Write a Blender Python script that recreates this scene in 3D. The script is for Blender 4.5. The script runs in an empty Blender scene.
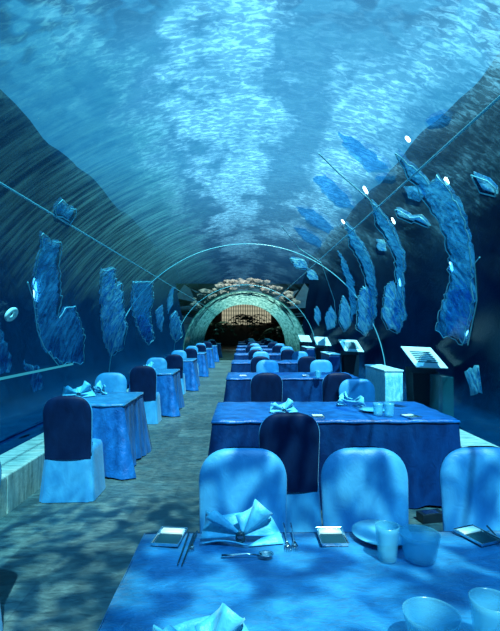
import bpy, bmesh, math, random
from math import sin, cos, pi, atan2, sqrt, radians
from mathutils import Vector, Matrix
from mathutils.geometry import delaunay_2d_cdt
random.seed(7)
S = bpy.context.scene
COL = S.collection
F, VX, VY, EYE = 450.0, 243.0, 329.0, 1.53
CX, CZ, R = 0.1, 0.46, 2.81            # axis and radius of the tunnel
Y0, Y1 = -7.0, 30.0

# ------------------------------------------------------------------ helpers
def tag(o, label=None, cat=None, group=None, kind=None):
    if label: o['label'] = label
    if cat: o['category'] = cat
    if group: o['group'] = group
    if kind: o['kind'] = kind
    return o
def empty(name, loc=(0, 0, 0), rz=0.0, **k):
    o = bpy.data.objects.new(name, None); COL.objects.link(o)
    o.location = loc; o.rotation_euler = (0, 0, rz); o.empty_display_size = .1
    return tag(o, **k)
def obj(name, bm, mat, parent=None, smooth=True, **k):
    me = bpy.data.meshes.new(name)
    bmesh.ops.recalc_face_normals(bm, faces=bm.faces)
    bm.to_mesh(me); bm.free()
    if smooth:
        for p in me.polygons: p.use_smooth = True
    o = bpy.data.objects.new(name, me); COL.objects.link(o)
    if mat: me.materials.append(mat)
    if parent: o.parent = parent
    return tag(o, **k)
def solid(o, t, off=0.0):
    m = o.modifiers.new('thick', 'SOLIDIFY'); m.thickness = t; m.offset = off
    return o
def bevel(o, w, s=2):
    m = o.modifiers.new('bev', 'BEVEL'); m.width = w; m.segments = s; m.limit_method = 'ANGLE'
    return o
def copy_tree(o, parent=None):
    c = o.copy(); COL.objects.link(c); c.parent = parent
    for ch in list(o.children):
        if ch.name in COL.objects: copy_tree(ch, c)
    return c
def box(bm, x0, x1, y0, y1, z0, z1):
    v = [bm.verts.new((x, y, z)) for x in (x0, x1) for y in (y0, y1) for z in (z0, z1)]
    for f in ((0, 1, 3, 2), (4, 6, 7, 5), (0, 4, 5, 1), (2, 3, 7, 6), (0, 2, 6, 4), (1, 5, 7, 3)):
        bm.faces.new([v[i] for i in f])
    return v
def loft(bm, rings, cap0=False, cap1=False, closed=True):
    vs = [[bm.verts.new(p) for p in r] for r in rings]
    n = len(vs[0])
    for a, b in zip(vs, vs[1:]):
        for i in range(n if closed else n - 1):
            j = (i + 1) % n
            bm.faces.new((a[i], a[j], b[j], b[i]))
    if cap0: bm.faces.new(vs[0])
    if cap1: bm.faces.new(vs[-1][::-1])
    return vs
def tube(bm, pts, r, n=6, taper=None):
    pts = [Vector(p) for p in pts]
    rings = []
    up = Vector((0, 0, 1))
    for i, p in enumerate(pts):
        t = (pts[min(i + 1, len(pts) - 1)] - pts[max(i - 1, 0)]).normalized()
        a = t.cross(up)
        if a.length < 1e-3: a = t.cross(Vector((1, 0, 0)))
        a.normalize(); b = t.cross(a)
        rr = r if taper is None else r * taper[i]
        rings.append([p + a * rr * cos(2 * pi * k / n) + b * rr * sin(2 * pi * k / n) for k in range(n)])
    loft(bm, rings, True, True)
def lathe(bm, prof, n=40, cx=0, cy=0, cz=0):
    loft(bm, [[(cx + r * cos(2 * pi * k / n), cy + r * sin(2 * pi * k / n), cz + z) for k in range(n)] for r, z in prof], prof[0][0] > 1e-4 and False, False)
def at(px, py, y):                     # pixel + depth -> world point
    return Vector(((px - VX) * y / F, y, EYE - (py - VY) * y / F))
def on_h(px, py, h=.7555):              # pixel -> world point at height h
    y = (EYE - h) * F / (py - VY)
    return Vector(((px - VX) * y / F, y, h))
def shell(phi, y, r=R):
    return Vector((CX + r * sin(phi), y, CZ + r * cos(phi)))
def hit(px, py):                       # pixel -> (phi, y) on the vault
    dx, dz = (px - VX) / F, -(py - VY) / F
    ox, oz = -CX, EYE - CZ
    a = dx * dx + dz * dz; b = 2 * (ox * dx + oz * dz); c = ox * ox + oz * oz - R * R
    t = (-b + sqrt(b * b - 4 * a * c)) / (2 * a)
    return atan2(ox + t * dx, oz + t * dz), t

# ------------------------------------------------------------------ materials
class N:
    def __init__(s, name):
        s.m = bpy.data.materials.new(name); s.m.use_nodes = True
        s.t = s.m.node_tree; s.t.nodes.clear()
        s.out = s.n('ShaderNodeOutputMaterial')
    def n(s, typ, **k):
        x = s.t.nodes.new(typ)
        for a, v in k.items():
            if a.startswith('_'): x.inputs[int(a[1:])].default_value = v
            else: setattr(x, a, v)
        return x
    def l(s, a, b): s.t.links.new(a, b)
    def math(s, op, a, b=None, c=None, clamp=False):
        x = s.n('ShaderNodeMath', operation=op, use_clamp=clamp)
        for i, v in enumerate((a, b, c)):
            if v is None: continue
            if isinstance(v, (int, float)): x.inputs[i].default_value = v
            else: s.l(v, x.inputs[i])
        return x.outputs[0]
    def ramp(s, fac, stops, interp='LINEAR'):
        x = s.n('ShaderNodeValToRGB'); x.color_ramp.interpolation = interp
        e = x.color_ramp.elements
        while len(e) < len(stops): e.new(.5)
        for q, (p, c) in zip(e, sorted(stops, key=lambda z: z[0])):
            q.position = p; q.color = (*c, 1) if len(c) == 3 else c
        s.l(fac, x.inputs[0]); return x.outputs[0]
    def noise(s, vec, scale, detail=3, rough=.5, dist=0):
        x = s.n('ShaderNodeTexNoise'); x.inputs['Scale'].default_value = scale
        x.inputs['Detail'].default_value = detail; x.inputs['Roughness'].default_value = rough
        x.inputs['Distortion'].default_value = dist
        if vec is not None: s.l(vec, x.inputs['Vector'])
        return x.outputs[0]
    def mapping(s, vec, scale=(1, 1, 1), rot=(0, 0, 0), loc=(0, 0, 0)):
        x = s.n('ShaderNodeMapping'); x.inputs['Scale'].default_value = scale
        x.inputs['Rotation'].default_value = rot; x.inputs['Location'].default_value = loc
        s.l(vec, x.inputs[0]); return x.outputs[0]
    def mixc(s, fac, a, b, mode='MIX'):
        x = s.n('ShaderNodeMix', data_type='RGBA', blend_type=mode)
        for i, v in ((0, fac), (6, a), (7, b)):
            if isinstance(v, (int, float)): x.inputs[i].default_value = v
            elif isinstance(v, tuple): x.inputs[i].default_value = (*v, 1) if len(v) == 3 else v
            else: s.l(v, x.inputs[i])
        return x.outputs[2]
    def obj(s): return s.n('ShaderNodeTexCoord').outputs['Object']
    def bump(s, h, strength, dist=.01):
        x = s.n('ShaderNodeBump'); x.inputs['Strength'].default_value = strength
        x.inputs['Distance'].default_value = dist; s.l(h, x.inputs['Height']); return x.outputs[0]
    def pbr(s, col, rough=.5, metal=0, normal=None, **k):
        p = s.n('ShaderNodeBsdfPrincipled')
        if isinstance(col, tuple): p.inputs['Base Color'].default_value = (*col, 1)
        else: s.l(col, p.inputs['Base Color'])
        if isinstance(rough, (int, float)): p.inputs['Roughness'].default_value = rough
        else: s.l(rough, p.inputs['Roughness'])
        p.inputs['Metallic'].default_value = metal
        for a, v in k.items(): p.inputs[a.replace('_', ' ')].default_value = v
        if normal is not None: s.l(normal, p.inputs['Normal'])
        return p.outputs[0]
    def done(s, sh): s.l(sh, s.out.inputs[0]); return s.m

def cloth_mat(name, c0, c1, rough=.45, sheen=.3, bump=.35, scale=9, spec=.5):
    k = N(name); v = k.obj()
    n1 = k.noise(k.mapping(v, (1, 1.6, .45)), scale, 4, .6, .6)
    col = k.ramp(n1, [(.35, c0), (.65, c1)])
    n2 = k.noise(k.mapping(v, (1, 2.2, .7), (0, 0, .5)), scale * 2.2, 3, .6, 1.2)
    h = k.math('ADD', k.math('MULTIPLY', n1, .6), n2)
    return k.done(k.pbr(col, rough, 0, k.bump(h, bump, .02), Sheen_Weight=sheen, Sheen_Tint=(.4, .8, 1, 1), Specular_IOR_Level=spec))
def plain(name, col, rough=.5, metal=0, **kw):
    k = N(name); v = k.obj()
    n = k.noise(v, 14, 3)
    c = k.mixc(n, tuple(x * .85 for x in col), tuple(min(1, x * 1.12) for x in col))
    return k.done(k.pbr(c, rough, metal, **kw))

M = {}
M['chair'] = cloth_mat('light blue chair satin', (.015, .20, .46), (.03, .30, .60), .5, .2, .22, 6)
M['navy'] = cloth_mat('navy chair satin', (.0006, .008, .040), (.001, .014, .062), .5, .0, .15, 7, .12)
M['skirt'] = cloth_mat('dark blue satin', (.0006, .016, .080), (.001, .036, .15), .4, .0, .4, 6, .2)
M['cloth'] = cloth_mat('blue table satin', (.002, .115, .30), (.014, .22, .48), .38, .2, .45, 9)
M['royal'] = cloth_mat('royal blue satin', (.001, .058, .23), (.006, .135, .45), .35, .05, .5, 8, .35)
M['napkin'] = cloth_mat('pale blue napkin', (.05, .40, .62), (.10, .58, .82), .45, .3, .25, 16)
M['pale'] = cloth_mat('pale stand cloth', (.10, .50, .66), (.38, .80, .88), .5, .3, .5, 22)
M['pale_top'] = plain('white stand top', (.62, .86, .88), .5)
M['chrome'] = plain('steel', (.55, .72, .78), .18, 1.0)
M['black'] = plain('black plastic', (.004, .012, .02), .3)
M['inlay'] = plain('dark inlay', (.005, .04, .06), .2)
M['card'] = plain('pale card', (.72, .92, .95), .5)
M['pot'] = plain('dark pot', (.02, .02, .02), .5)
M['leaf'] = plain('dark leaf', (.012, .035, .022), .5)
M['ink'] = plain('ink', (.04, .10, .11), .6)
M['seam'] = plain('clear seam', (.18, .62, .72), .25)
M['pedestal'] = plain('dark pedestal', (.002, .016, .032), .5, Specular_IOR_Level=.2)

k = N('floor slate'); v = k.obj()
br = k.n('ShaderNodeTexBrick'); k.l(v, br.inputs[0])
br.offset = .5; br.inputs['Scale'].default_value = 1.0
br.inputs['Brick Width'].default_value = .62; br.inputs['Row Height'].default_value = .46
br.inputs['Mortar Size'].default_value = .003; br.inputs['Bias'].default_value = 0
br.inputs['Color1'].default_value = (.028, .075, .09, 1); br.inputs['Color2'].default_value = (.06, .135, .15, 1)
br.inputs['Mortar'].default_value = (.03, .085, .105, 1)
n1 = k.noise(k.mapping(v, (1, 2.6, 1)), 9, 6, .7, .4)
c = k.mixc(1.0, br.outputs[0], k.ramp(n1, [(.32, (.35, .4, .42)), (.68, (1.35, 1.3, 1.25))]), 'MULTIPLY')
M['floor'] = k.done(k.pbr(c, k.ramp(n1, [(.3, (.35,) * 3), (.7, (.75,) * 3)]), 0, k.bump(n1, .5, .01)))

k = N('curb concrete'); v = k.obj()
n1 = k.noise(k.mapping(v, (1, 5, .5)), 5, 5, .65)
n2 = k.noise(v, 22, 4, .6)
c = k.mixc(n2, k.ramp(n1, [(.38, (.07, .15, .15)), (.60, (.52, .68, .60))]), (.30, .44, .40))
M['curb'] = k.done(k.pbr(c, .75, 0, k.bump(n2, .4, .01)))

k = N('seabed'); v = k.obj()
n1 = k.noise(v, 3, 8, .7, 1.0); n2 = k.noise(v, 30, 4, .7)
c = k.ramp(k.math('MULTIPLY', n1, n2), [(.12, (.0001, .014, .042)), (.30, (.0002, .024, .066)), (.42, (.001, .038, .092))])
M['seabed'] = k.done(k.pbr(c, .9, 0, k.bump(n1, .5, .05), Specular_IOR_Level=0.0))

# the vault: clear acrylic, with the water's ripples and sparkle put into its colour
def vault_mat():
    k = N('vault acrylic with painted ripples and sparkle'); v = k.obj()
    sp = k.n('ShaderNodeSeparateXYZ'); k.l(v, sp.inputs[0])
    phi = k.math('ARCTAN2', sp.outputs[0], sp.outputs[2])
    cb = k.n('ShaderNodeCombineXYZ'); k.l(k.math('MULTIPLY', phi, R), cb.inputs[0]); k.l(sp.outputs[1], cb.inputs[1])
    u = cb.outputs[0]
    big = k.noise(k.mapping(u, (1.4, .6, 1)), 1.2, 4, .6)
    med = k.noise(k.mapping(u, (1, 1, 1), loc=(5, 2, 0)), 2.2, 5, .65)
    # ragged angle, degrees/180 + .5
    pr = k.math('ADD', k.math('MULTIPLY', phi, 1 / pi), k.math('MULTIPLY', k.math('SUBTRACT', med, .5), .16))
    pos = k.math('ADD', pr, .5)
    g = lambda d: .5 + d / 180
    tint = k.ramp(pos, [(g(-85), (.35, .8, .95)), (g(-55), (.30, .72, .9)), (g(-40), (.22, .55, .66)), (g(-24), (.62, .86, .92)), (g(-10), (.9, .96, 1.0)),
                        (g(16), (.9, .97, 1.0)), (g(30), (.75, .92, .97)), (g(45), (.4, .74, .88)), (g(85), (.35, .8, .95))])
    # light focused by wavelets, put into the transmission colour as dapples
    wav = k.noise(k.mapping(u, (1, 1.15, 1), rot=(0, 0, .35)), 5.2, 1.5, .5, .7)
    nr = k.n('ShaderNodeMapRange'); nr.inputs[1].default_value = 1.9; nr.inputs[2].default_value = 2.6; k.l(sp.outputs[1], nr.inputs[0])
    deep = k.ramp(wav, [(.43, (.06, .17, .32)), (.50, (.26, .46, .62)), (.57, (1.0, 1.0, 1.0))], 'EASE')  # stronger dapple mask, added out of view to mottle the foreground
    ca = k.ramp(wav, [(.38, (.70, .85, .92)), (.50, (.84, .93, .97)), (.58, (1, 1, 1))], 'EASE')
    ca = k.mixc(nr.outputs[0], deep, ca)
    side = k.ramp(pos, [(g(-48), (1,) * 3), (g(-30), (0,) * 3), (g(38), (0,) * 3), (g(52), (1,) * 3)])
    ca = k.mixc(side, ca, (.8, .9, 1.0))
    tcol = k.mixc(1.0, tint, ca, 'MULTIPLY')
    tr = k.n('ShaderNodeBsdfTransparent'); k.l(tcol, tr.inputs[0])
    # sparkle of the rippled surface, painted as bright flecks
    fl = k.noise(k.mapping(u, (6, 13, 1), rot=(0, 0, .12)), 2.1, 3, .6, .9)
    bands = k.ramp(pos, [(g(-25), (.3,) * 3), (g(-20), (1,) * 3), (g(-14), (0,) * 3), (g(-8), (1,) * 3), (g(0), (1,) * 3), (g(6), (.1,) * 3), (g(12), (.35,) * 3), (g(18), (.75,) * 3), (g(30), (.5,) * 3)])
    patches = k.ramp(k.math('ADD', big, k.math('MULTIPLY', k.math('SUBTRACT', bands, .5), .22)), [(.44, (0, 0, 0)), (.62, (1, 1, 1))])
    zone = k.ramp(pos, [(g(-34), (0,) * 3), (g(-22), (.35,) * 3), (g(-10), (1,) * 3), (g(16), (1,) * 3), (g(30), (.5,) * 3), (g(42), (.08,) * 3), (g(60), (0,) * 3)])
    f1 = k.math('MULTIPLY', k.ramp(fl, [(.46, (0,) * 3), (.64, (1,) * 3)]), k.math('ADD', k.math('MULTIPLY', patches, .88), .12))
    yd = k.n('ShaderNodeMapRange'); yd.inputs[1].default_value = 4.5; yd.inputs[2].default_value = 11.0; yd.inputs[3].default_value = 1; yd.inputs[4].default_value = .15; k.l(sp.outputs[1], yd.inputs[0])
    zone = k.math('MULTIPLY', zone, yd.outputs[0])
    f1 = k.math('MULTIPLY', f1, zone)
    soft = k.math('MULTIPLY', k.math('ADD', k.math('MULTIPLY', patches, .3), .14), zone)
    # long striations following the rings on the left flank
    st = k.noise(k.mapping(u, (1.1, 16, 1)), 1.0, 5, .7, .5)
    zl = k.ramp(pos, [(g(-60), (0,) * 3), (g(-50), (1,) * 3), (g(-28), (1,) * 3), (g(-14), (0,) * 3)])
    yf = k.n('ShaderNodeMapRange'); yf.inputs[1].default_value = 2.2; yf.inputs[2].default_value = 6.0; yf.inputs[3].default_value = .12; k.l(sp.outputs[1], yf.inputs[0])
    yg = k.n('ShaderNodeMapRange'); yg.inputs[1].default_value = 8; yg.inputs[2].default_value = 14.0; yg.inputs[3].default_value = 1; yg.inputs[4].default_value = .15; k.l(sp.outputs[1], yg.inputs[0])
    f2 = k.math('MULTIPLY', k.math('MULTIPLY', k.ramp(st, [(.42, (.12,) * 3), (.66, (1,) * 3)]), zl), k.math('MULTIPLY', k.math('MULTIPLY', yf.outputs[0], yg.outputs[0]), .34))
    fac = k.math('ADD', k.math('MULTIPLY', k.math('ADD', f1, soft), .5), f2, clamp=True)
    tl = k.n('ShaderNodeBsdfTranslucent')
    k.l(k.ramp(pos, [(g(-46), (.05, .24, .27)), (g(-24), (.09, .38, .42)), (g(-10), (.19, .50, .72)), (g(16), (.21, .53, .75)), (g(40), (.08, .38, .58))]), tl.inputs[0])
    mx = k.n('ShaderNodeMixShader'); k.l(fac, mx.inputs[0]); k.l(tr.outputs[0], mx.inputs[1]); k.l(tl.outputs[0], mx.inputs[2])
    fr = k.n('ShaderNodeFresnel'); fr.inputs[0].default_value = 1.33
    gl = k.n('ShaderNodeBsdfGlossy'); gl.inputs['Roughness'].default_value = .16
    k.l(k.bump(med, .12, .02), gl.inputs['Normal'])
    m2 = k.n('ShaderNodeMixShader'); k.l(k.math('MULTIPLY', fr.outputs[0], .03), m2.inputs[0]); k.l(mx.outputs[0], m2.inputs[1]); k.l(gl.outputs[0], m2.inputs[2])
    return k.done(m2.outputs[0])
M['vault'] = vault_mat()

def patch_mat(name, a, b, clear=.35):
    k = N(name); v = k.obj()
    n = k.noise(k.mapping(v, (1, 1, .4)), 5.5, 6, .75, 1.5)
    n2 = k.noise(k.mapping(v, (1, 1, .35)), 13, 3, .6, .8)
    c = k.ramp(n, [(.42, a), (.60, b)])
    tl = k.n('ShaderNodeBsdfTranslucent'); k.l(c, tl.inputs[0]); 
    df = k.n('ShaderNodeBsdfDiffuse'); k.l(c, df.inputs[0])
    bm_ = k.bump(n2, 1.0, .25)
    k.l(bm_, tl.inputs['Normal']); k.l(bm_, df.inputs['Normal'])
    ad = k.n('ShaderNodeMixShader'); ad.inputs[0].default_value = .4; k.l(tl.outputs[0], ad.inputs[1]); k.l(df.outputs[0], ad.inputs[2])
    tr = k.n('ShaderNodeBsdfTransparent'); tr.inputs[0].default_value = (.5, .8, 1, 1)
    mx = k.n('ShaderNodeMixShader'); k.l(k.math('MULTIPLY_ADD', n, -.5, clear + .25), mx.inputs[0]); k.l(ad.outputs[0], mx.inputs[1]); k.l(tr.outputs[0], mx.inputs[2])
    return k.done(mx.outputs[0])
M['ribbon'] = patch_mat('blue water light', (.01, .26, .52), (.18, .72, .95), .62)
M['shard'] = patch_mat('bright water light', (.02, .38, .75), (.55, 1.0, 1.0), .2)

k = N('frosted green lining'); v = k.obj()
sp = k.n('ShaderNodeSeparateXYZ'); k.l(v, sp.inputs[0])
cb = k.n('ShaderNodeCombineXYZ'); k.l(k.math('ARCTAN2', sp.outputs[0], sp.outputs[2]), cb.inputs[0]); k.l(k.math('MULTIPLY', sp.outputs[1], .08), cb.inputs[1])
n = k.noise(cb.outputs[0], 16, 4, .65)
tl = k.n('ShaderNodeBsdfTranslucent'); k.l(k.ramp(n, [(.35, (.03, .12, .10)), (.62, (.38, .56, .45))]), tl.inputs[0])
df = k.n('ShaderNodeBsdfDiffuse'); df.inputs[0].default_value = (.1, .3, .28, 1)
mx = k.n('ShaderNodeMixShader'); mx.inputs[0].default_value = .25; k.l(tl.outputs[0], mx.inputs[1]); k.l(df.outputs[0], mx.inputs[2])
M['lining'] = k.done(mx.outputs[0])
k = N('pink rock'); v = k.obj()
n = k.noise(v, 4, 5, .7)
M['rock'] = k.done(k.pbr(k.ramp(n, [(.38, (.03, .05, .05)), (.54, (.30, .20, .15)), (.70, (.6, .40, .30))]), .9, 0, k.bump(n, .8, .1)))
k = N('dark rock'); v = k.obj(); n = k.noise(v, 1.5, 6, .7)
M['darkrock'] = k.done(k.pbr(k.ramp(n, [(.3, (.002, .01, .02)), (.7, (.008, .04, .06))]), .9))

def glass_mat(name, col, clear):
    k = N(name); v = k.obj()
    n = k.noise(v, 30, 2)
    p = k.pbr(k.mixc(n, col, tuple(min(1, c * 1.2) for c in col)), .2, 0, Specular_IOR_Level=.6)
    tr = k.n('ShaderNodeBsdfTransparent'); tr.inputs[0].default_value = (.7, .93, 1, 1)
    mx = k.n('ShaderNodeMixShader'); mx.inputs[0].default_value = clear; k.l(p, mx.inputs[1]); k.l(tr.outputs[0], mx.inputs[2])
    return k.done(mx.outputs[0])
M['tumbler'] = glass_mat('frosted tumbler', (.10, .50, .68), .62)
M['plate'] = plain('pale glazed plate', (.10, .46, .70), .2)
M['case'] = glass_mat('clear case', (.01, .10, .13), .6)
def emit(name, col, s):
    k = N(name); e = k.n('ShaderNodeEmission'); e.inputs[0].default_value = (*col, 1); e.inputs[1].default_value = s
    return k.done(e.outputs[0])
M['lamp_glint'] = emit('glint tube', (.8, .97, 1), 6)
M['cyan'] = emit('cyan light line', (.05, .6, .9), .5)
k = N('glowing beige slats'); v = k.obj()
w = k.n('ShaderNodeTexWave', wave_type='BANDS', bands_direction='X'); w.inputs['Scale'].default_value = 1.5; k.l(v, w.inputs[0])
w2 = k.n('ShaderNodeTexWave', wave_type='BANDS', bands_direction='Z'); w2.inputs['Scale'].default_value = .8; k.l(v, w2.inputs[0])
e = k.n('ShaderNodeEmission'); k.l(k.mixc(k.math('MULTIPLY', w.outputs[1], k.math('ADD', k.math('MULTIPLY', w2.outputs[1], .5), .5)), (.10, .11, .08), (.62, .60, .42)), e.inputs[0]); e.inputs[1].default_value = .95
M['slats'] = k.done(e.outputs[0])

# ------------------------------------------------------------------ world, sun, camera
W = bpy.data.worlds.new('open water'); S.world = W; W.use_nodes = True
nt = W.node_tree; nt.nodes.clear()
tc = nt.nodes.new('ShaderNodeTexCoord'); sx = nt.nodes.new('ShaderNodeSeparateXYZ'); nt.links.new(tc.outputs['Generated'], sx.inputs[0])
rp = nt.nodes.new('ShaderNodeValToRGB'); nt.links.new(sx.outputs[2], rp.inputs[0])
e = rp.color_ramp.elements
e[0].position = 0; e[0].color = (.0006, .010, .036, 1); e[1].position = 1; e[1].color = (.05, .35, .64, 1)
for p, c in ((.10, (.001, .018, .06)), (.20, (.008, .07, .17)), (.34, (.03, .25, .48))):
    q = e.new(p); q.color = (*c, 1)
bg = nt.nodes.new('ShaderNodeBackground'); bg.inputs[1].default_value = 1.2; nt.links.new(rp.outputs[0], bg.inputs[0])
wo = nt.nodes.new('ShaderNodeOutputWorld'); nt.links.new(bg.outputs[0], wo.inputs[0])

L = bpy.data.lights.new('sun', 'SUN'); L.energy = 11; L.angle = radians(.9); L.color = (.80, 1.0, .93)
lo = bpy.data.objects.new('sun', L); COL.objects.link(lo)
lo.rotation_euler = Vector((-.18, .60, -1)).to_track_quat('-Z', 'Y').to_euler()

cam = bpy.data.cameras.new('camera'); co = bpy.data.objects.new('camera', cam); COL.objects.link(co)
co.location = (0, 0, EYE); co.rotation_euler = (radians(90 + 1.718), 0, radians(-.891))
cam.sensor_fit = 'HORIZONTAL'; cam.sensor_width = 36; cam.lens = 36 * F / 500; cam.clip_start = .05
S.camera = co
S.view_settings.view_transform = 'Standard'; S.view_settings.look = 'None'
S.view_settings.gamma = 1; S.view_settings.use_curve_mapping = False; S.view_settings.exposure = 0
S.cycles.use_denoising = True
S.cycles.transparent_max_bounces = 16; S.cycles.max_bounces = 8
S.cycles.sample_clamp_indirect = 3

# ------------------------------------------------------------------ setting
def vault_part(name, d0, d1):
    n = max(6, int(abs(d1 - d0) / 3)); bm = bmesh.new()
    rings = []
    for j in range(38):
        y = Y0 + (Y1 - Y0) * j / 37
        rings.append([(R * sin(radians(d0 + (d1 - d0) * i / n)), y, R * cos(radians(d0 + (d1 - d0) * i / n))) for i in range(n + 1)])
    loft(bm, rings, closed=False)
    o = obj(name, bm, M['vault'], kind='structure'); o.location = (CX, 0, CZ)
    return o
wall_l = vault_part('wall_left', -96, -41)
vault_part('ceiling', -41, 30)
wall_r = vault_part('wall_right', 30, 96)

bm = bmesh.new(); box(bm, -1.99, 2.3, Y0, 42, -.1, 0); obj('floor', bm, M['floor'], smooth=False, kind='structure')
for nm, x0, x1 in (('trim_1', -2.34, -1.95), ('trim_2', 2.25, 2.64)):
    bm = bmesh.new(); y = Y0
    while y < Y1:
        box(bm, x0, x1, y, y + 1.19, -.05, .32); y += 1.2
    bevel(obj(nm, bm, M['curb'], smooth=False, kind='structure'), .012)
for nm, x0, x1 in (('seabed_shade_left', -2.33, -9), ('seabed_shade_right', 2.63, 9)):
    bm = bmesh.new(); nx, ny = 40, 60; s = -1 if x0 < 0 else 1
    rows = []
    for j in range(ny + 1):
        y = Y0 - 3 + (45) * j / ny; r_ = []
        for i in range(nx + 1):
            a = (i / nx) ** 1.4; x = x0 + (x1 - x0) * a
            d = abs(x) - 2.7; top = (7.9 if s > 0 else 7.3) + .12 * sin(y * .9 + s) + .06 * sin(y * 2.3)
            x = x + s * .3 * sin(y * 1.3 + d * 2) * min(1, max(0, d - .6)) * math.exp(-max(0, d - 1) * 1.5)
            z = .24 + (0 if d < .9 else (top * (1 - math.exp(-((d - .9) / 1.1) ** 1.6)) * (1 + .06 * sin(x * 3 + y * 1.7) * math.exp(-max(0, d - 1) * 1.5))))  # steep outer slope is added to block bright water and darken the sides
            r_.append((x, y, z))
        rows.append(r_)
    loft(bm, rows, closed=False)
    obj('ground_' + nm, bm, M['seabed'], kind='structure')
# seams of the acrylic
def seam(name, pts, r):
    bm = bmesh.new(); tube(bm, pts, r, 6); return obj(name, bm, M['seam'], kind='structure')
seam('trim_3', [shell(radians(-41), y, R - .012) for y in [Y0 + i for i in range(38)]], .009)
seam('trim_4', [shell(radians(30), y, R - .012) for y in [Y0 + i for i in range(38)]], .009)
for i, y in enumerate((9.1, 17.6)):
    seam('trim_%d' % (5 + i), [shell(radians(-93 + 186 * q / 60), y, R - .012) for q in range(61)], .009)
seam('trim_7', [shell(radians(-79), y, R - .03) for y in (3.2, 4.2, 5.2, 6.2, 7.0)], .016).data.materials[0] = M['cyan']  # glowing tube for the cyan line across the left glass, not a seam

# frosted lining of the far end, portal wall and the dark room behind it
bm = bmesh.new()
loft(bm, [[(r * sin(radians(-94 + 188 * i / 60)), y, r * cos(radians(-94 + 188 * i / 60))) for i in range(61)]
          for y, r in ((20.2, 2.75), (20.2, 2.79), (22.5, 2.74), (26, 2.72), (29.9, 2.70))], closed=False)
o = obj('wall_lining', bm, M['lining'], kind='structure'); o.location = (CX, 0, CZ)
bm = bmesh.new(); N_ = 60
inner = [(CX + 2.72 * sin(radians(-100 + 200 * i / N_)), 30, CZ + 2.72 * cos(radians(-100 + 200 * i / N_))) for i in range(N_ + 1)]
outer = [(CX + 14 * sin(radians(-100 + 200 * i / N_)), 30, CZ + (3.2 + .5 * sin(i * 1.3) + .3 * sin(i * 3.1)) * max(cos(radians(-100 + 200 * i / N_)), -.5) + .3) for i in range(N_ + 1)]
loft(bm, [inner, outer], closed=False)
solid(obj('wall_far', bm, M['darkrock'], kind='structure'), .3, 1)
bm = bmesh.new(); box(bm, -5, 5, 30.4, 41, -.1, 4.6)
bmesh.ops.delete(bm, geom=[f for f in bm.faces if f.calc_center_median().y < 31], context='FACES')
obj('wall_back', bm, M['pot'], smooth=False, kind='structure')
bm = bmesh.new(); box(bm, -1.9, 2.5, 40, 40.1, 1.9, 3.9)
tag(obj('glowing_screen', bm, M['slats'], smooth=False), 'warm beige lit slatted screen in the dark room beyond the arch', 'screen')  # room light on the slats is put in as emission
# wall behind the viewer
bm = bmesh.new(); box(bm, -3, 3.2, Y0 - .2, Y0, 0, 3.4); obj('wall_rear', bm, M['darkrock'], smooth=False, kind='structure')

bm = bmesh.new(); rnd = random.Random(3)
for i in range(90):
    a = radians(-48 + 96 * rnd.random()); rr = 3.02 + .42 * rnd.random() ** 1.3; yy = 20.6 + rnd.random() * 1.5
    c_ = Vector((CX + rr * sin(a), yy, CZ + rr * cos(a))); s_ = .07 + .12 * rnd.random()
    q = bmesh.ops.create_icosphere(bm, subdivisions=1, radius=s_)
    for v_ in q['verts']:
        v_.co = c_ + Vector((v_.co.x * (1.5 + .4 * rnd.random()), v_.co.y, v_.co.z * .8))
obj('rock_arch', bm, M['rock'], smooth=False, label='arch of pinkish pale rubble lying over the far end of the tunnel', cat='rock', kind='stuff')

# potted palms in the far doorway
def palm(x, y, h, seed, label):
    t = empty('potted_palm', (x, y, 0), label=label, cat='plant', group='plants in the far doorway')
    bm = bmesh.new(); lathe(bm, [(0, 0), (.17, 0), (.23, .38), (.2, .38), (.19, .3), (0, .3)], 20); obj('pot', bm, M['pot'], t)
    r_ = random.Random(seed); bm = bmesh.new(); tube(bm, [(0, 0, .3), (.03, 0, h * .45), (0, 0, h * .62)], .035, 6); obj('trunk', bm, M['pot'], t)
    bm = bmesh.new()
    for i in range(13):
        a = i * 2.4; ln = h * (.42 + .15 * r_.random()); up = .5 + .5 * r_.random()
        pts = []
        for j in range(8):
            s_ = j / 7; pts.append(Vector((cos(a) * ln * s_, sin(a) * ln * s_, h * .62 + ln * (up * s_ - 1.1 * s_ * s_))))
        tube(bm, pts, .008, 4)
        side = Vector((-sin(a), cos(a), 0))
        for j in range(1, 8):
            for sg in (-1, 1):
                p = pts[j]; w = ln * .3 * (1 - abs(j / 7 - .45))
                q = p + side * sg * w + Vector((cos(a) * .08, sin(a) * .08, -.10)); d = (pts[j] - pts[j - 1]) * .35
                bm.faces.new([bm.verts.new(z) for z in (p - d, p + d, q)])
    obj('fronds', bm, M['leaf'], t)
palm(-1.9, 31.8, 2.9, 1, 'leftmost dark potted palm in the far doorway')
palm(.3, 34.6, 3.6, 2, 'tall middle dark potted palm in the far doorway')
palm(2.0, 38.4, 3.0, 3, 'dark potted palm right of the tall one in the far doorway')
palm(2.4, 31.8, 2.4, 4, 'low rightmost potted palm in the far doorway')

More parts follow.
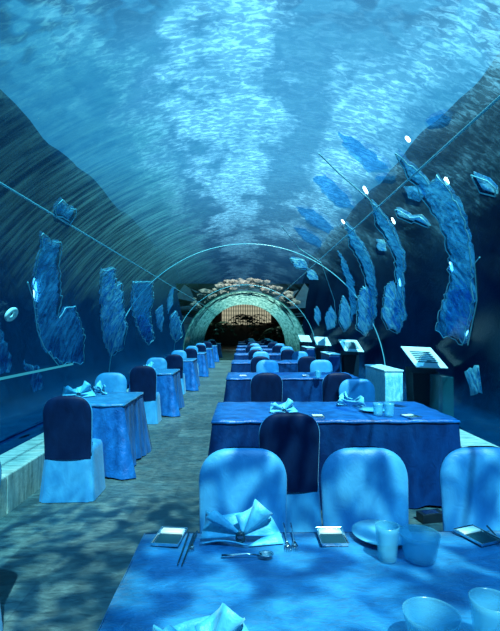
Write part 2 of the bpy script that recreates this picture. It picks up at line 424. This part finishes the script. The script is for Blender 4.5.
# ------------------------------------------------------------------ reflections on the acrylic, built as translucent coloured sheets
def patch(pts, mat, parent, name='reflection', rim=True, r=R + .03, jit=.03):
    uv = [hit(*p) for p in pts]; uv = [Vector((p * R, y)) for p, y in uv]
    rnd = random.Random(int(pts[0][0] * 7 + pts[0][1]))
    loop = []
    for a, b in zip(uv, uv[1:] + uv[:1]):
        n = max(1, int((b - a).length / .07))
        for i in range(n):
            p = a.lerp(b, i / n)
            if i: p = p + Vector((rnd.uniform(-jit, jit), rnd.uniform(-jit, jit)))
            loop.append(p)
    n = len(loop); xs = [p.x for p in loop]; ys = [p.y for p in loop]
    inside = []
    def pip(q):
        c = False
        for i in range(n):
            a, b = loop[i], loop[i - 1]
            if (a.y > q.y) != (b.y > q.y) and q.x < (b.x - a.x) * (q.y - a.y) / (b.y - a.y) + a.x: c = not c
        return c
    x = min(xs)
    while x < max(xs):
        y = min(ys)
        while y < max(ys):
            q = Vector((x, y))
            if pip(q): inside.append(q)
            y += .16
        x += .16
    vo, eo, fo, *_ = delaunay_2d_cdt(loop + inside, [(i, (i + 1) % n) for i in range(n)], [], 1, 1e-5)
    bm = bmesh.new(); vs = [bm.verts.new(shell(p.x / R, p.y, r + .02 * sin(p.x * 7) * cos(p.y * 5))) for p in vo]
    for f in fo:
        try: bm.faces.new([vs[i] for i in f])
        except ValueError: pass
    o = solid(obj(name, bm, mat, parent), .01); o.location = (-CX, 0, -CZ)
    if rim:
        bm = bmesh.new(); tube(bm, [shell(p.x / R, p.y, r - .035) for p in loop] + [shell(loop[0].x / R, loop[0].y, r - .035)], .006 if abs(loop[0].y) < 8 else .010, 4)
        obj('bright_edge', bm, M['seam'], o)
    return o
M['faint'] = patch_mat('faint water light', (.01, .22, .42), (.12, .50, .70), .85)
rb, sh, ft = M['ribbon'], M['shard'], M['faint']
# left wall
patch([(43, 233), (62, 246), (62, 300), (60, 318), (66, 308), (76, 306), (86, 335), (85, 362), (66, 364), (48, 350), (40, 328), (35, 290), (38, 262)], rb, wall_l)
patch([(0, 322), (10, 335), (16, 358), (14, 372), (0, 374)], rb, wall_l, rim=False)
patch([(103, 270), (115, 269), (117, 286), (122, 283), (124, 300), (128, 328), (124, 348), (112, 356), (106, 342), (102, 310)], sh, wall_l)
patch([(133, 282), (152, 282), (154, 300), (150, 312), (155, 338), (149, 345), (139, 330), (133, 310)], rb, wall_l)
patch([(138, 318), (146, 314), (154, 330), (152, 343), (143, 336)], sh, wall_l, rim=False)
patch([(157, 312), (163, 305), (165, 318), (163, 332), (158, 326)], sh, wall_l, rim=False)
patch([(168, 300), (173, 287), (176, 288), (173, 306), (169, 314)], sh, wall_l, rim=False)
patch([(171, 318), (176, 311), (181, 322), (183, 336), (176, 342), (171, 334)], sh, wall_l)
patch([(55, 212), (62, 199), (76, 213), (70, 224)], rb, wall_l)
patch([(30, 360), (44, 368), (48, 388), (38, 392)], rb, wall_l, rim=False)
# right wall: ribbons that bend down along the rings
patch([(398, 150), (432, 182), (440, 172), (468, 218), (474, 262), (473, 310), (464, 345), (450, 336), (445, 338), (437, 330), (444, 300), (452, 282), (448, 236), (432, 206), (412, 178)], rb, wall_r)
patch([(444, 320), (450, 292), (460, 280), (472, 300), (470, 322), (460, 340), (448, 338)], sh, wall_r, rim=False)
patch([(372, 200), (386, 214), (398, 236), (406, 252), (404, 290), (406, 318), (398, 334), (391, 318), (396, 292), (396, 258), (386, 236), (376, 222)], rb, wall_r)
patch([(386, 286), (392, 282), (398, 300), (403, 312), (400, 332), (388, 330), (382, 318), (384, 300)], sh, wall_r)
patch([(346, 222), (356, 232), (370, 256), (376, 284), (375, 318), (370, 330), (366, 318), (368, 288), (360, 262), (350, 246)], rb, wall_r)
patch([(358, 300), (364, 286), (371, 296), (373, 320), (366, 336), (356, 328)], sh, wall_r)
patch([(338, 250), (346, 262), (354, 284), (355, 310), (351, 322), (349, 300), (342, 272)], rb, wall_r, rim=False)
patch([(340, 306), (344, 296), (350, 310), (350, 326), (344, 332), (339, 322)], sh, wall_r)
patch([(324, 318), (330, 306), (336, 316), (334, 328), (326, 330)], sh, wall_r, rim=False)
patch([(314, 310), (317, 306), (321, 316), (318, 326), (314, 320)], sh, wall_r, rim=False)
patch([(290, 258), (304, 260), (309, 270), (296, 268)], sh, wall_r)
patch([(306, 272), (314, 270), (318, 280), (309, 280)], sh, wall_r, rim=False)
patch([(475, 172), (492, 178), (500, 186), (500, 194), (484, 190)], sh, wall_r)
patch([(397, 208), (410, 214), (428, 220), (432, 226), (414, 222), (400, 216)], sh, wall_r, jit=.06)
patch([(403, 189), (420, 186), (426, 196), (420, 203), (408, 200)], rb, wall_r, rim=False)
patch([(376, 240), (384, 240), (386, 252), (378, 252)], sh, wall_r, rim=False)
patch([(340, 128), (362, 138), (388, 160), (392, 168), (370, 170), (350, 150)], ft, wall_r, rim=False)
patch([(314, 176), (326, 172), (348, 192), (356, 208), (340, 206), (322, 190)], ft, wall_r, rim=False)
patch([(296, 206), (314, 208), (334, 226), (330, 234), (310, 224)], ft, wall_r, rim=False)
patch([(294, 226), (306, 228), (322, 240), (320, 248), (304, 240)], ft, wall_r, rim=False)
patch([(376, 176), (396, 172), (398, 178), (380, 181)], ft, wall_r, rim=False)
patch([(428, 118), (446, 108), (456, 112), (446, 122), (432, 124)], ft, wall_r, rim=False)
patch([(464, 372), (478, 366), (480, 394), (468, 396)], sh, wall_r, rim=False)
# thin bright outlines of the reflections, built as tubes
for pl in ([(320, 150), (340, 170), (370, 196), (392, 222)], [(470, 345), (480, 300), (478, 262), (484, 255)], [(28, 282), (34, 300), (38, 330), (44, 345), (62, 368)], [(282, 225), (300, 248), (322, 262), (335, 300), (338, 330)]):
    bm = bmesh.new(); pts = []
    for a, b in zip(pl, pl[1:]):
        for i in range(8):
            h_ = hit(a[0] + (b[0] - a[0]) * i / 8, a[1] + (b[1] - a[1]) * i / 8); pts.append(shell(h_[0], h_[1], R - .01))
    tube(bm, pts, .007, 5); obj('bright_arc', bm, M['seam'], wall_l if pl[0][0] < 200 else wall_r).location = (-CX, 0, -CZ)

def strip(px, py, qx, qy, r, label, **k):
    a = hit(px, py); b = hit(qx, qy)
    A, B = shell(a[0], a[1], R + .05), shell(b[0], b[1], R + .05)
    if (B - A).length > .45: B = A + (B - A).normalized() * .45
    bm = bmesh.new(); tube(bm, [A, A.lerp(B, .2), A.lerp(B, .8), B], r, 8, (.4, 1, 1, .4))
    obj('strip_glint', bm, M['lamp_glint'], None, label=label, cat='light', group='small white glints on the acrylic')  # reflected glint of a ceiling spotlight, modelled as a glowing tube
strip(39, 281, 41, 304, .02, 'tall white glare on the left acrylic wall, the brightest there')
strip(363, 189, 367, 196, .016, 'small white glint just above the right seam, leftmost above that seam')
strip(406, 139, 410, 144, .014, 'small white glint highest up on the right vault above the seam')
strip(445, 180, 448, 187, .016, 'small white glint high on the broad right ribbon, below the seam')
strip(449, 264, 451, 273, .016, 'small white glint halfway down the broad ribbon on the right wall')
strip(391, 220, 394, 226, .014, 'small white glint at the top of the second ribbon on the right wall')
strip(341, 222, 344, 226, .014, 'tiny white glint on third ribbon of the right wall')
strip(398, 280, 399, 288, .014, 'tiny white glint halfway down the second ribbon on the right wall')
strip(463, 338, 466, 332, .010, 'tiny white glint at the foot of the broad ribbon on the right wall')
# ring shaped glare on left wall, modelled as a solid pale ring
a = hit(8, 312); c_ = shell(a[0], a[1], R - .06)
bm = bmesh.new(); n_, t_ = (Vector((CX, a[1], CZ)) - c_).normalized(), Vector((0, 1, 0)); b_ = n_.cross(t_)
rings = []
for i in range(28):
    q = 2 * pi * i / 28; d = t_ * cos(q) * 1.3 + b_ * sin(q)
    rings.append([c_ + d * (.055 + .026 * cos(w)) + n_ * .02 * sin(w) for w in [2 * pi * j / 8 for j in range(8)]])
rings.append(rings[0]); loft(bm, rings)
bmesh.ops.remove_doubles(bm, verts=bm.verts, dist=1e-4)
obj('ring_glare', bm, plain('pale ring', (.5, .85, .85), .4), None, label='small pale ring-shaped glare with a dark hole on the left acrylic wall', cat='light')

# ------------------------------------------------------------------ chairs
def make_chair():
    t = empty('banquet_chair')
    # seat and floor-length skirt (front is +y)
    bm = bmesh.new(); n = 72; rings = []
    def rr(hw, y0, y1, z, p, wav):
        out = []
        for i in range(n):
            a = 2 * pi * i / n; c, s = cos(a), sin(a)
            x = math.copysign(abs(c) ** p, c); y = math.copysign(abs(s) ** p, s)
            f = 1 + wav * sin(a * 9 + .6) + wav * .6 * sin(a * 14)
            out.append((x * hw * f, (y0 + y1) / 2 + y * (y1 - y0) / 2 * f, z))
        return out
    rings.append(rr(.10, .1, .3, .478, .6, 0)); rings.append(rr(.185, .02, .325, .475, .45, 0))
    rings.append(rr(.212, -.01, .35, .462, .35, 0)); rings.append(rr(.220, -.02, .36, .43, .32, 0))
    for q in range(1, 9):
        s = q / 8; rings.append(rr(.220 + .028 * s, -.025 - .03 * s, .36 + .02 * s, .43 - .425 * s, .32 - .05 * s, .014 * s))
    loft(bm, rings, True)
    obj('seat_cover', bm, M['chair'], t)
    # padded back
    def back_rings(zb, off, angs, hood=False):
        out = []; zt = .935; N = 22
        for j in range(N + 1):
            s = j / N; z = zb + (zt - zb) * (1 - (1 - s) ** 1.6)
            q = max(0, (z - (zt - .17)) / .17); k_ = (1 - q ** 2.3) ** (1 / 2.3) if q < 1 else 0
            hw = (.208 + .014 * (z - .4) / .5) - .17 * (1 - k_) * 1.0
            if q > .0: hw = max(hw, .02)
            th = .034 * (max(0, 1 - q ** 5)) ** .5 + .001
            lean = -.09 * max(0, (z - .45)) ** 1.15
            out.append([((hw + off) * math.copysign(abs(cos(a)) ** .8, cos(a)), lean + (th + off) * sin(a), z + (off if s > .97 else 0)) for a in angs])
        return out
    n = 36
    bm = bmesh.new(); loft(bm, back_rings(.40, 0, [2 * pi * i / n for i in range(n)]), True, True)
    obj('backrest', bm, M['chair'], t)
    bm = bmesh.new()
    loft(bm, back_rings(.375, .005, [pi + .34 + (pi - .68) * i / 24 for i in range(25)]), closed=False)
    obj('back_hood', bm, M['navy'], t)['label'] = 'navy satin rear of the cover'
    return t
chair0 = make_chair(); used = [False]
def chair(x, y, rz, label, group):
    o = chair0 if not used[0] else copy_tree(chair0)
    used[0] = True
    o.location = (x, y, 0); o.rotation_euler = (0, 0, rz)
    tag(o, label, 'chair', group)
    return o

# ------------------------------------------------------------------ tables
def make_table(name, w, d, seed, top, skirt, h=.75, flare=.05, fold=1.4):
    t = empty(name); rnd = random.Random(seed)
    bm = bmesh.new(); nx, ny = int(w * 16), int(d * 16); rows = []; ov = .014
    def ed(i, n, L_):                      # -1 and n+1 are the hanging hem
        return (-ov if i < 0 else L_ + ov if i > n else -ov * .6 if i == 0 else L_ + ov * .6 if i == n else L_ * i / n)
    for j in range(-1, ny + 2):
        rows.append([(ed(i, nx, w), ed(j, ny, d), (h - .028 - .004 * sin(i * 1.1 + j * .9)) if (i in (-1, nx + 1) or j in (-1, ny + 1)) else
                      h + .003 * sin(i * 1.7 + seed) * cos(j * 1.3) - (.004 if i in (0, nx) or j in (0, ny) else 0)) for i in range(-1, nx + 2)])
    loft(bm, rows, closed=False)
    tp = solid(obj('tablecloth', bm, top, t), .006, -1)
    # skirt round the four sides
    per = []; m = .025
    for (ax, ay), (bx, by), (nx_, ny_) in (((0, 0), (w, 0), (0, -1)), ((w, 0), (w, d), (1, 0)), ((w, d), (0, d), (0, 1)), ((0, d), (0, 0), (-1, 0))):
        L_ = sqrt((bx - ax) ** 2 + (by - ay) ** 2); n = int(L_ / m)
        for i in range(n):
            s = i / n; per.append((ax + (bx - ax) * s, ay + (by - ay) * s, nx_, ny_, s * L_, L_))
    rows = []; ph = [rnd.uniform(0, 6) for _ in range(4)]
    for q in range(15):
        f = q / 14; row = []
        for (x, y, ax, ay, s, L_) in per:
            e_ = min(s, L_ - s)                      # distance to corner
            c = math.exp(-(e_ / .16) ** 2)
            wv = (.010 * sin(s * 17 + ph[0]) + .008 * sin(s * 31 + ph[1])) * f * fold + c * .028 * sin(e_ * 38 + ph[2]) * f
            o_ = f ** 1.2 * (flare * .35 + flare * 1.3 * c) + wv
            # near a corner push along the diagonal as well
            tx, ty = -ay, ax
            sg = -1 if s < L_ / 2 else 1
            dx = tx * sg * c * flare * 1.3 * f ** 1.2 * math.exp(-(e_ / .06)); dy = ty * sg * c * flare * 1.3 * f ** 1.2 * math.exp(-(e_ / .06))
            row.append((x + ax * (o_ + .004) + dx, y + ay * (o_ + .004) + dy, h - .002 - (h - .012 + .012 * sin(s * 9)) * f + (.0 if f < 1 else .004)))
        rows.append(row)
    bm = bmesh.new(); loft(bm, rows)
    bm.verts.ensure_lookup_table()
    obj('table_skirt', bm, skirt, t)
    return t
ORD = ['first', 'second', 'third', 'fourth', 'fifth', 'sixth', 'seventh', 'eighth', 'ninth']
GR, GL = 'long tables down the right of the aisle', 'small tables down the left of the aisle'
t0 = make_table('banquet_table', 2.35, 1.03, 1, M['cloth'], M['skirt'], flare=.012); t0.location = (-.37, .72, 0)
tag(t0, 'long blue-clothed banquet table set with cutlery, nearest the viewer', 'table', GR)
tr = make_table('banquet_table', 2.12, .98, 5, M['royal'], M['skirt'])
RY = [3.88 + 3.3 * i for i in range(8)]
for i, y in enumerate(RY):
    o = tr if i == 0 else copy_tree(tr); o.location = (-.26, y, 0)
    tag(o, ('navy-skirted long table, %s from the viewer in the right column' % ORD[i + 1]) if i < 7 else 'navy-skirted long table farthest from the viewer in the right column', 'table', GR)
tl_ = make_table('banquet_table', .72, .90, 9, M['cloth'], M['royal'], flare=.07, fold=2.6)
LY = [4.74 + 3.25 * i for i in range(7)]
for i, y in enumerate(LY):
    o = tl_ if i == 0 else copy_tree(tl_); o.location = (-1.97, y, 0)
    tag(o, ('small satin-draped blue table, %s from the viewer along the left curb' % ORD[i]), 'table', GL)
GN, GF = 'chairs on the near side of their tables', 'chairs on the far side of their tables'
for x, w_ in ((0.0, 'left'), (.605, 'middle'), (1.20, 'right')):
    chair(x, 2.23, pi, 'light blue covered chair facing the viewer at the nearest table, %s of three' % w_, GF)
for i, y in enumerate(RY):
    nm = ORD[i + 1] + ' right table'
    if i == 0:
        chair(.33, y - .63, 0, 'navy-backed chair alone on the near side of the second table in right column', GN)
        chair(1.36, y + 1.47, pi, 'light blue chair facing the viewer behind the second table in right column', GF)
        continue
    jx = random.uniform(-.03, .03)
    chair((.36, .33, .4)[i % 3] + jx, y - (1.05 if i == 1 else .66), .04 * jx, 'navy-backed chair at the aisle end, near side of the ' + nm, GN)
    chair(1.30 + jx + (.12 if i == 2 else 0), y - (1.05 if i == 1 else .68), 0, 'navy-backed chair at the glass end, near side of the ' + nm, GN)
    chair(.46 - jx, y + 1.47, pi, 'light blue chair facing viewer, aisle end behind the ' + nm, GF)
    chair(1.5 - jx, y + 1.49, pi, 'light blue chair facing viewer, glass end behind the ' + nm, GF)
for i, y in enumerate(LY):
    nm = ORD[i] + ' small table on the left'
    chair(-1.56 - .05 * (i > 0), y - .66, .03, 'navy-backed chair with light blue skirt, near side of the ' + nm, GN)
    chair(-1.80, y + 1.42, pi, 'light blue chair facing the viewer behind the ' + nm, GF)
chair(-1.46, 2.33, pi, 'dark edge of a covered chair cut off by the lower left of the frame', GF)

# ------------------------------------------------------------------ serving stands, sign boards along the right curb
for i, (y, d) in enumerate(((6.3, 1.0), (10.4, 1.1), (14.1, 1.1))):
    t = empty('serving_stand', (1.99, y, 0), label=('pale frilled-cloth serving stand by the right curb, nearest of three', 'navy-sided serving stand with white top, middle one by the right curb', 'small navy serving stand with pale top, farthest by the right curb')[i], cat='stand', group='cloth-covered stands by the right curb')
    w = .25; bm = bmesh.new(); rows = []
    for q in range(13):
        f = q / 12; row = []
        for (ax, ay), (bx, by), (nx_, ny_) in (((0, 0), (w, 0), (0, -1)), ((w, 0), (w, d), (1, 0)), ((w, d), (0, d), (0, 1)), ((0, d), (0, 0), (-1, 0))):
            L_ = abs(bx - ax) + abs(by - ay); n = int(L_ / .012)
            for j in range(n):
                s = j / n; o_ = .004 * f * sin(s * L_ * 120) + (.002 * f)
                row.append((ax + (bx - ax) * s + nx_ * o_, ay + (by - ay) * s + ny_ * o_, .93 - f * .92))
        rows.append(row)
    loft(bm, rows, True)
    obj('frilled_cover', bm, M['pale'] if i == 0 else M['skirt'], t)
    bm = bmesh.new(); box(bm, -.012, w + .012, -.012, d + .012, .932, .955); bevel(obj('top', bm, M['pale_top'], t, smooth=False), .006)
for i, (x, y) in enumerate(((2.55, 6.2), (2.58, 10.6), (2.58, 14.5), (2.58, 18.6))):
    t = empty('sign_lectern', (x, y, .322), label=('dark lectern with a large pale printed board beside the right curb, nearest', 'dark lectern with pale sloping board, second along the right curb', 'small dark lectern with pale board, third along the right curb', 'tiny far lectern with pale board, last along the right curb')[i], cat='lectern', group='sign lecterns along the right wall')
    bm = bmesh.new(); loft(bm, [[(-.19, 0, 0), (.14, 0, 0), (.14, .26, 0), (-.19, .26, 0)], [(-.21, -.02, .60), (.16, -.02, .60), (.16, .28, .67), (-.21, .28, .67)]], True, True)
    obj('pedestal', bm, M['pedestal'], t, smooth=False)
    b = empty('board_hinge') if False else None
    def quadbox(bm, u0, u1, v0, v1, w0, w1):      # slab in the plane of the slanted board
        e1 = Vector((.98, .18, -.05)).normalized(); e2 = Vector((-.10, .80, .50)); e2 = (e2 - e1 * e2.dot(e1)).normalized(); e3 = e1.cross(e2)
        vs = box(bm, u0, u1, v0, v1, w0, w1)
        for v_ in vs: v_.co = Vector((0, .12, .80)) + e1 * v_.co.x + e2 * v_.co.y + e3 * v_.co.z
    bm = bmesh.new(); quadbox(bm, -.24, .24, -.24, .26, 0, .012); bd = obj('board', bm, M['card'], t, smooth=False)
    if i < 2:
        bm = bmesh.new()
        for r_ in range(6):
            quadbox(bm, -.16, .16, -.13 + r_ * .048, -.095 + r_ * .048, .0121, .0135)
        obj('printed_lines', bm, M['ink'], bd, smooth=False)
# clear case next to the nearest lectern
bm = bmesh.new(); box(bm, 2.49, 2.63, 5.6, 6.0, .322, .93)
bevel(obj('display_case', bm, M['case'], None, smooth=False, label='dark clear-sided display case before the nearest printed board on right', cat='case'), .008)

# ------------------------------------------------------------------ things on the tables
H = .7545
GT = 'small dark-inlaid metal trays on the nearest table'
def tray(px, py, rz, label, z=H, s=1.0, group=GT):
    p = on_h(px, py, z); t = empty('metal_tray', p, rz, label=label, cat='tray', group=group)
    w, d = .052 * s, .068 * s
    bm = bmesh.new()
    loft(bm, [[(-w * a, -d * b, z_), (w * a, -d * b, z_), (w * a, d * b, z_), (-w * a, d * b, z_)] for a, b, z_ in ((.9, .9, 0), (1, 1, .014), (.93, .95, .014), (.86, .9, .006))], True, True)
    bevel(obj('rim', bm, M['chrome'], t, smooth=False), .0015)
    bm = bmesh.new(); box(bm, -w * .8, w * .8, -d * .84, d * .3, .0061, .009); obj('dark_inlay', bm, M['inlay'], t, smooth=False)
    bm = bmesh.new(); box(bm, -w * .8, w * .8, d * .34, d * .86, .0061, .013); obj('pale_card', bm, M['card'], t, smooth=False)
    return t
tray(171, 535, -.12, 'metal tray at the aisle corner of the nearest table')
tray(331, 536, .0, 'metal tray in the middle of the nearest table, between two napkin places')
tray(476, 536, .35, 'metal tray at the right edge of the nearest table')

def lay(path, r, taper=None, n=8): 
    bm = bmesh.new(); tube(bm, path, r, n, taper); return bm
def fork(px, py, qx, qy, label, mat='chrome', group='forks and sticks on the nearest table', tines=True):
    a, b = on_h(px, py), on_h(qx, qy); d = (b - a); ln = d.length
    t = empty('fork', (a.x, a.y, H + .003), atan2(-d.x, d.y), label=label, cat='fork', group=group)
    bm = lay([(0, 0, .002), (0, ln * .3, .004), (0, ln * .62, .005), (0, ln * .72, .003)], .0035, (1.1, 1, .7, .9)); obj('handle', bm, M[mat], t)
    bm = bmesh.new(); loft(bm, [[(-w, y, z), (w, y, z), (w, y, z + .0015), (-w, y, z + .0015)] for w, y, z in ((.003, ln * .7, .002), (.009, ln * .76, .0), (.011, ln * .84, .001))], True, True)
    for k_ in (-1, -.33, .33, 1):
        loft(bm, [[(k_ * .0095 - w, y, z), (k_ * .0095 + w, y, z), (k_ * .0095 + w, y, z + .0015), (k_ * .0095 - w, y, z + .0015)] for w, y, z in ((.0016, ln * .84, .001), (.0013, ln * .93, .003), (.0006, ln, .006))], True, True)
    obj('tines', bm, M['chrome'], t)
fork(283, 522, 288, 549, 'left fork of the pair beside the folded napkin')
fork(290, 522, 295, 548, 'right fork of the pair beside the folded napkin')
fork(198, 529, 191, 548, 'dark fork between the corner tray and the folded napkin', 'inlay')
fork(307, 628, 308, 650, 'pair tips of a fork at the bottom edge of the picture')
fork(486, 526, 502, 545, 'fork right of the rightmost tray on the nearest table', 'inlay')
def stick(px, py, qx, qy, label):
    a, b = on_h(px, py, H + .006), on_h(qx, qy, H + .004); obj('chopstick', lay([a, a.lerp(b, .5), b], .003, (1.2, 1, .7)), M['inlay'], None, label=label, cat='chopstick', group='dark chopsticks on the nearest table')
stick(190, 529, 179, 560, 'dark chopstick next to the aisle corner tray, left of the pair')
stick(195, 530, 183, 561, 'dark chopstick next to the aisle corner tray, right of the pair')
# spoon
a, b = on_h(222, 553), on_h(273, 554)
t = empty('spoon', (a.x, a.y, H + .002), atan2((b - a).y, (b - a).x), label='silver spoon lying crosswise in front of the folded napkin', cat='spoon')
ln = (b - a).length
obj('handle', lay([(0, 0, .002), (ln * .2, 0, .004), (ln * .5, 0, .010), (ln * .72, 0, .005)], .0042, (1.3, 1.2, .8, .7)), M['chrome'], t)
bm = bmesh.new(); rings = []
for i in range(7):
    f = i / 6; rings.append([(ln * .86 + cos(q) * ln * .15 * f, sin(q) * .021 * f, .001 + .011 * f * f) for q in [2 * pi * j / 28 for j in range(28)]])
rings = [[(p[0], p[1], p[2]) for p in r_] for r_ in rings]; loft(bm, rings[1:], True)
solid(obj('bowl', bm, M['chrome'], t), .0015)
# plate
def plate(px, py, r, label, z=H):
    p = on_h(px, py, z); bm = bmesh.new(); lathe(bm, [(0.001, 0), (r * .55, 0), (r * .62, .004), (r, .017), (r, .020), (r * .6, .008), (0.001, .006)], 48)
    o = obj('plate', bm, M['plate'], None, label=label, cat='plate', group='pale plates'); o.location = p
plate(380, 535, .108, 'pale blue plate under the glasses on the nearest table')
def glass(name, px, py, r0, r1, h, label, z=H, grp='frosted glasses'):
    p = on_h(px, py, z); bm = bmesh.new()
    prof = [(0.001, 0), (r0 * .92, 0), (r0, .006)] + [(r0 + (r1 - r0) * q / 6, .006 + (h - .006) * q / 6) for q in range(1, 7)]
    prof += [(r1 - .003, h), (r1 - .004, h - .004)] + [(r0 + (r1 - r0) * q / 6 - .004, .012 + (h - .012) * q / 6) for q in range(5, -1, -1)] + [(0.001, .012)]
    lathe(bm, prof, 40); o = obj(name, bm, M['tumbler'], None, label=label, cat='glass', group=grp); o.location = p
    return o
glass('tumbler', 386, 557, .031, .040, .115, 'slim frosted tumbler at the plate, left of the wide one')
glass('tumbler', 418, 556, .052, .068, .085, 'wide frosted glass bowl right of the slim tumbler at the plate')
glass('tumbler', 429, 648, .048, .067, .095, 'wide frosted glass at the bottom edge of the picture')
glass('tumbler', 489, 650, .036, .050, .13, 'tall frosted tumbler in the bottom right corner')

# folded napkins
def napkin_mesh(facets, parent, name='fold', mat='napkin'):
    for f in facets:
        bm = bmesh.new(); vs = [bm.verts.new(p) for p in f]; bm.faces.new(vs)
        bmesh.ops.triangulate(bm, faces=bm.faces)
        bmesh.ops.subdivide_edges(bm, edges=bm.edges, cuts=2, use_grid_fill=True)
        bevel(solid(obj(name, bm, M[mat], parent), .004), .001, 1)
def napkin(px, py, s, rz, label, z=H, grp='folded napkins'):
    p = on_h(px, py, z); t = empty('folded_napkin', p, rz, label=label, cat='napkin', group=grp)
    u = s
    def sheet(pa, pb, pc, nseg=8, bow=.02, name='fold'):   # curved triangle fan: apex pa, far edge pb-pc
        pa, pb, pc = Vector(pa) * u, Vector(pb) * u, Vector(pc) * u
        nrm = (pb - pa).cross(pc - pa).normalized(); bm = bmesh.new(); rows = []
        for j in range(6):
            f = j / 5; rows.append([pa.lerp(pb.lerp(pc, i / nseg), max(f, .02)) + nrm * bow * u * sin(pi * i / nseg) * f for i in range(nseg + 1)])
        loft(bm, rows, closed=False); solid(obj(name, bm, M['napkin'], t), .005 * u, 0)
    K = (0, -.02, .03)
    sheet(K, (-.17, 0, .01), (-.15, .03, .11), bow=.03)
    sheet(K, (-.15, -.01, .095), (-.10, .03, .10), bow=-.03)
    sheet((-.1, .01, 0), (-.17, -.03, .004), (.02, -.05, .006), bow=.015)
    sheet(K, (-.03, .03, .09), (.05, .0, .165), bow=.045)
    sheet(K, (.05, .0, .165), (.12, .02, .10), bow=-.04)
    sheet(K, (.10, -.01, .115), (.155, .0, .02), bow=.05)
    sheet((.02, -.045, 0), (.16, -.03, .004), (.13, .05, .02), bow=.02)
    sheet((.0, .05, 0), (-.12, .06, .07), (.10, .06, .09), bow=.03)
    bm = bmesh.new(); lathe(bm, [(.014 * u, -.012 * u), (.019 * u, -.012 * u), (.019 * u, .012 * u), (.014 * u, .012 * u), (.014 * u, -.012 * u)], 20, 0, 0, 0)
    for v_ in bm.verts: v_.co = Vector((v_.co.x - .01 * u, v_.co.z - .03 * u, v_.co.y + .03 * u))
    obj('napkin_ring', bm, M['inlay'], t)
    return t
napkin(243, 538, .92, 0, 'pale blue bow-folded napkin with dark ring before the left light chair')
napkin(207, 655, .8, .2, 'satin napkin rising from the bottom edge of the picture', )
GN2 = 'things on the second table in the right column'
napkin(284, 412, .8, .2, 'fluffed napkin in front of navy chair on the second right table', .7555)
napkin(350, 406, .9, 2.8, 'pale napkin before the far chair on the second right table', .7555)
plate(372, 411, .12, 'pale plate on the second right table beside the glasses', .7555)
glass('tumbler', 378, 415, .04, .048, .11, 'left frosted tumbler on the second table of right column', .7555)
glass('tumbler', 389, 416, .04, .046, .12, 'right frosted tumbler on the second table of right column', .7555)
tray(411, 417, .3, 'small dark tray near the right end of the second right table', .752, 1.2, GN2)
tray(318, 417, 0, 'small pale tray beside the navy chair on second right table', .752, 1.0, GN2)
glass('tumbler', 318, 378, .045, .05, .12, 'frosted tumbler on the third table of the right column', .7555)
tray(306, 376, 0, 'small pale tray on the third table of the right column', .752, 1.2, GN2)
tray(243, 376, 0, 'small pale tray at the aisle end of the third right table', .752, 1.2, GN2)
for i, (y, lb) in enumerate(((4.95, 'first'), (5.35, None))):
    if lb:
        p = Vector((-1.87, y + .25, .7555)); t = napkin(100, 395, 1.1, .4, 'fluffed pale napkin on the first small table on the left'); t.location = p
    else:
        t = napkin(120, 395, .9, 2.2, 'second pale napkin behind the first on the first left table'); t.location = (-1.72, 5.5, .7555)
t = napkin(120, 395, 1.0, 1.2, 'pale napkin on the second small table on the left'); t.location = (-1.75, LY[1] + .5, .7555)
# small black box lying on the floor under the second table
p = (1.50, 3.62)
t = empty('black_box', (p[0], p[1], 0), .2, label='small black box on the floor between the right chairs', cat='box')
bm = bmesh.new(); box(bm, -.10, .10, -.05, .05, 0, .07); bevel(obj('body', bm, M['black'], t, smooth=False), .006)
bm = bmesh.new(); box(bm, -.07, .05, -.04, .03, .0701, .073); obj('metal_plate', bm, M['chrome'], t, smooth=False)
bpy.context.view_layer.update()
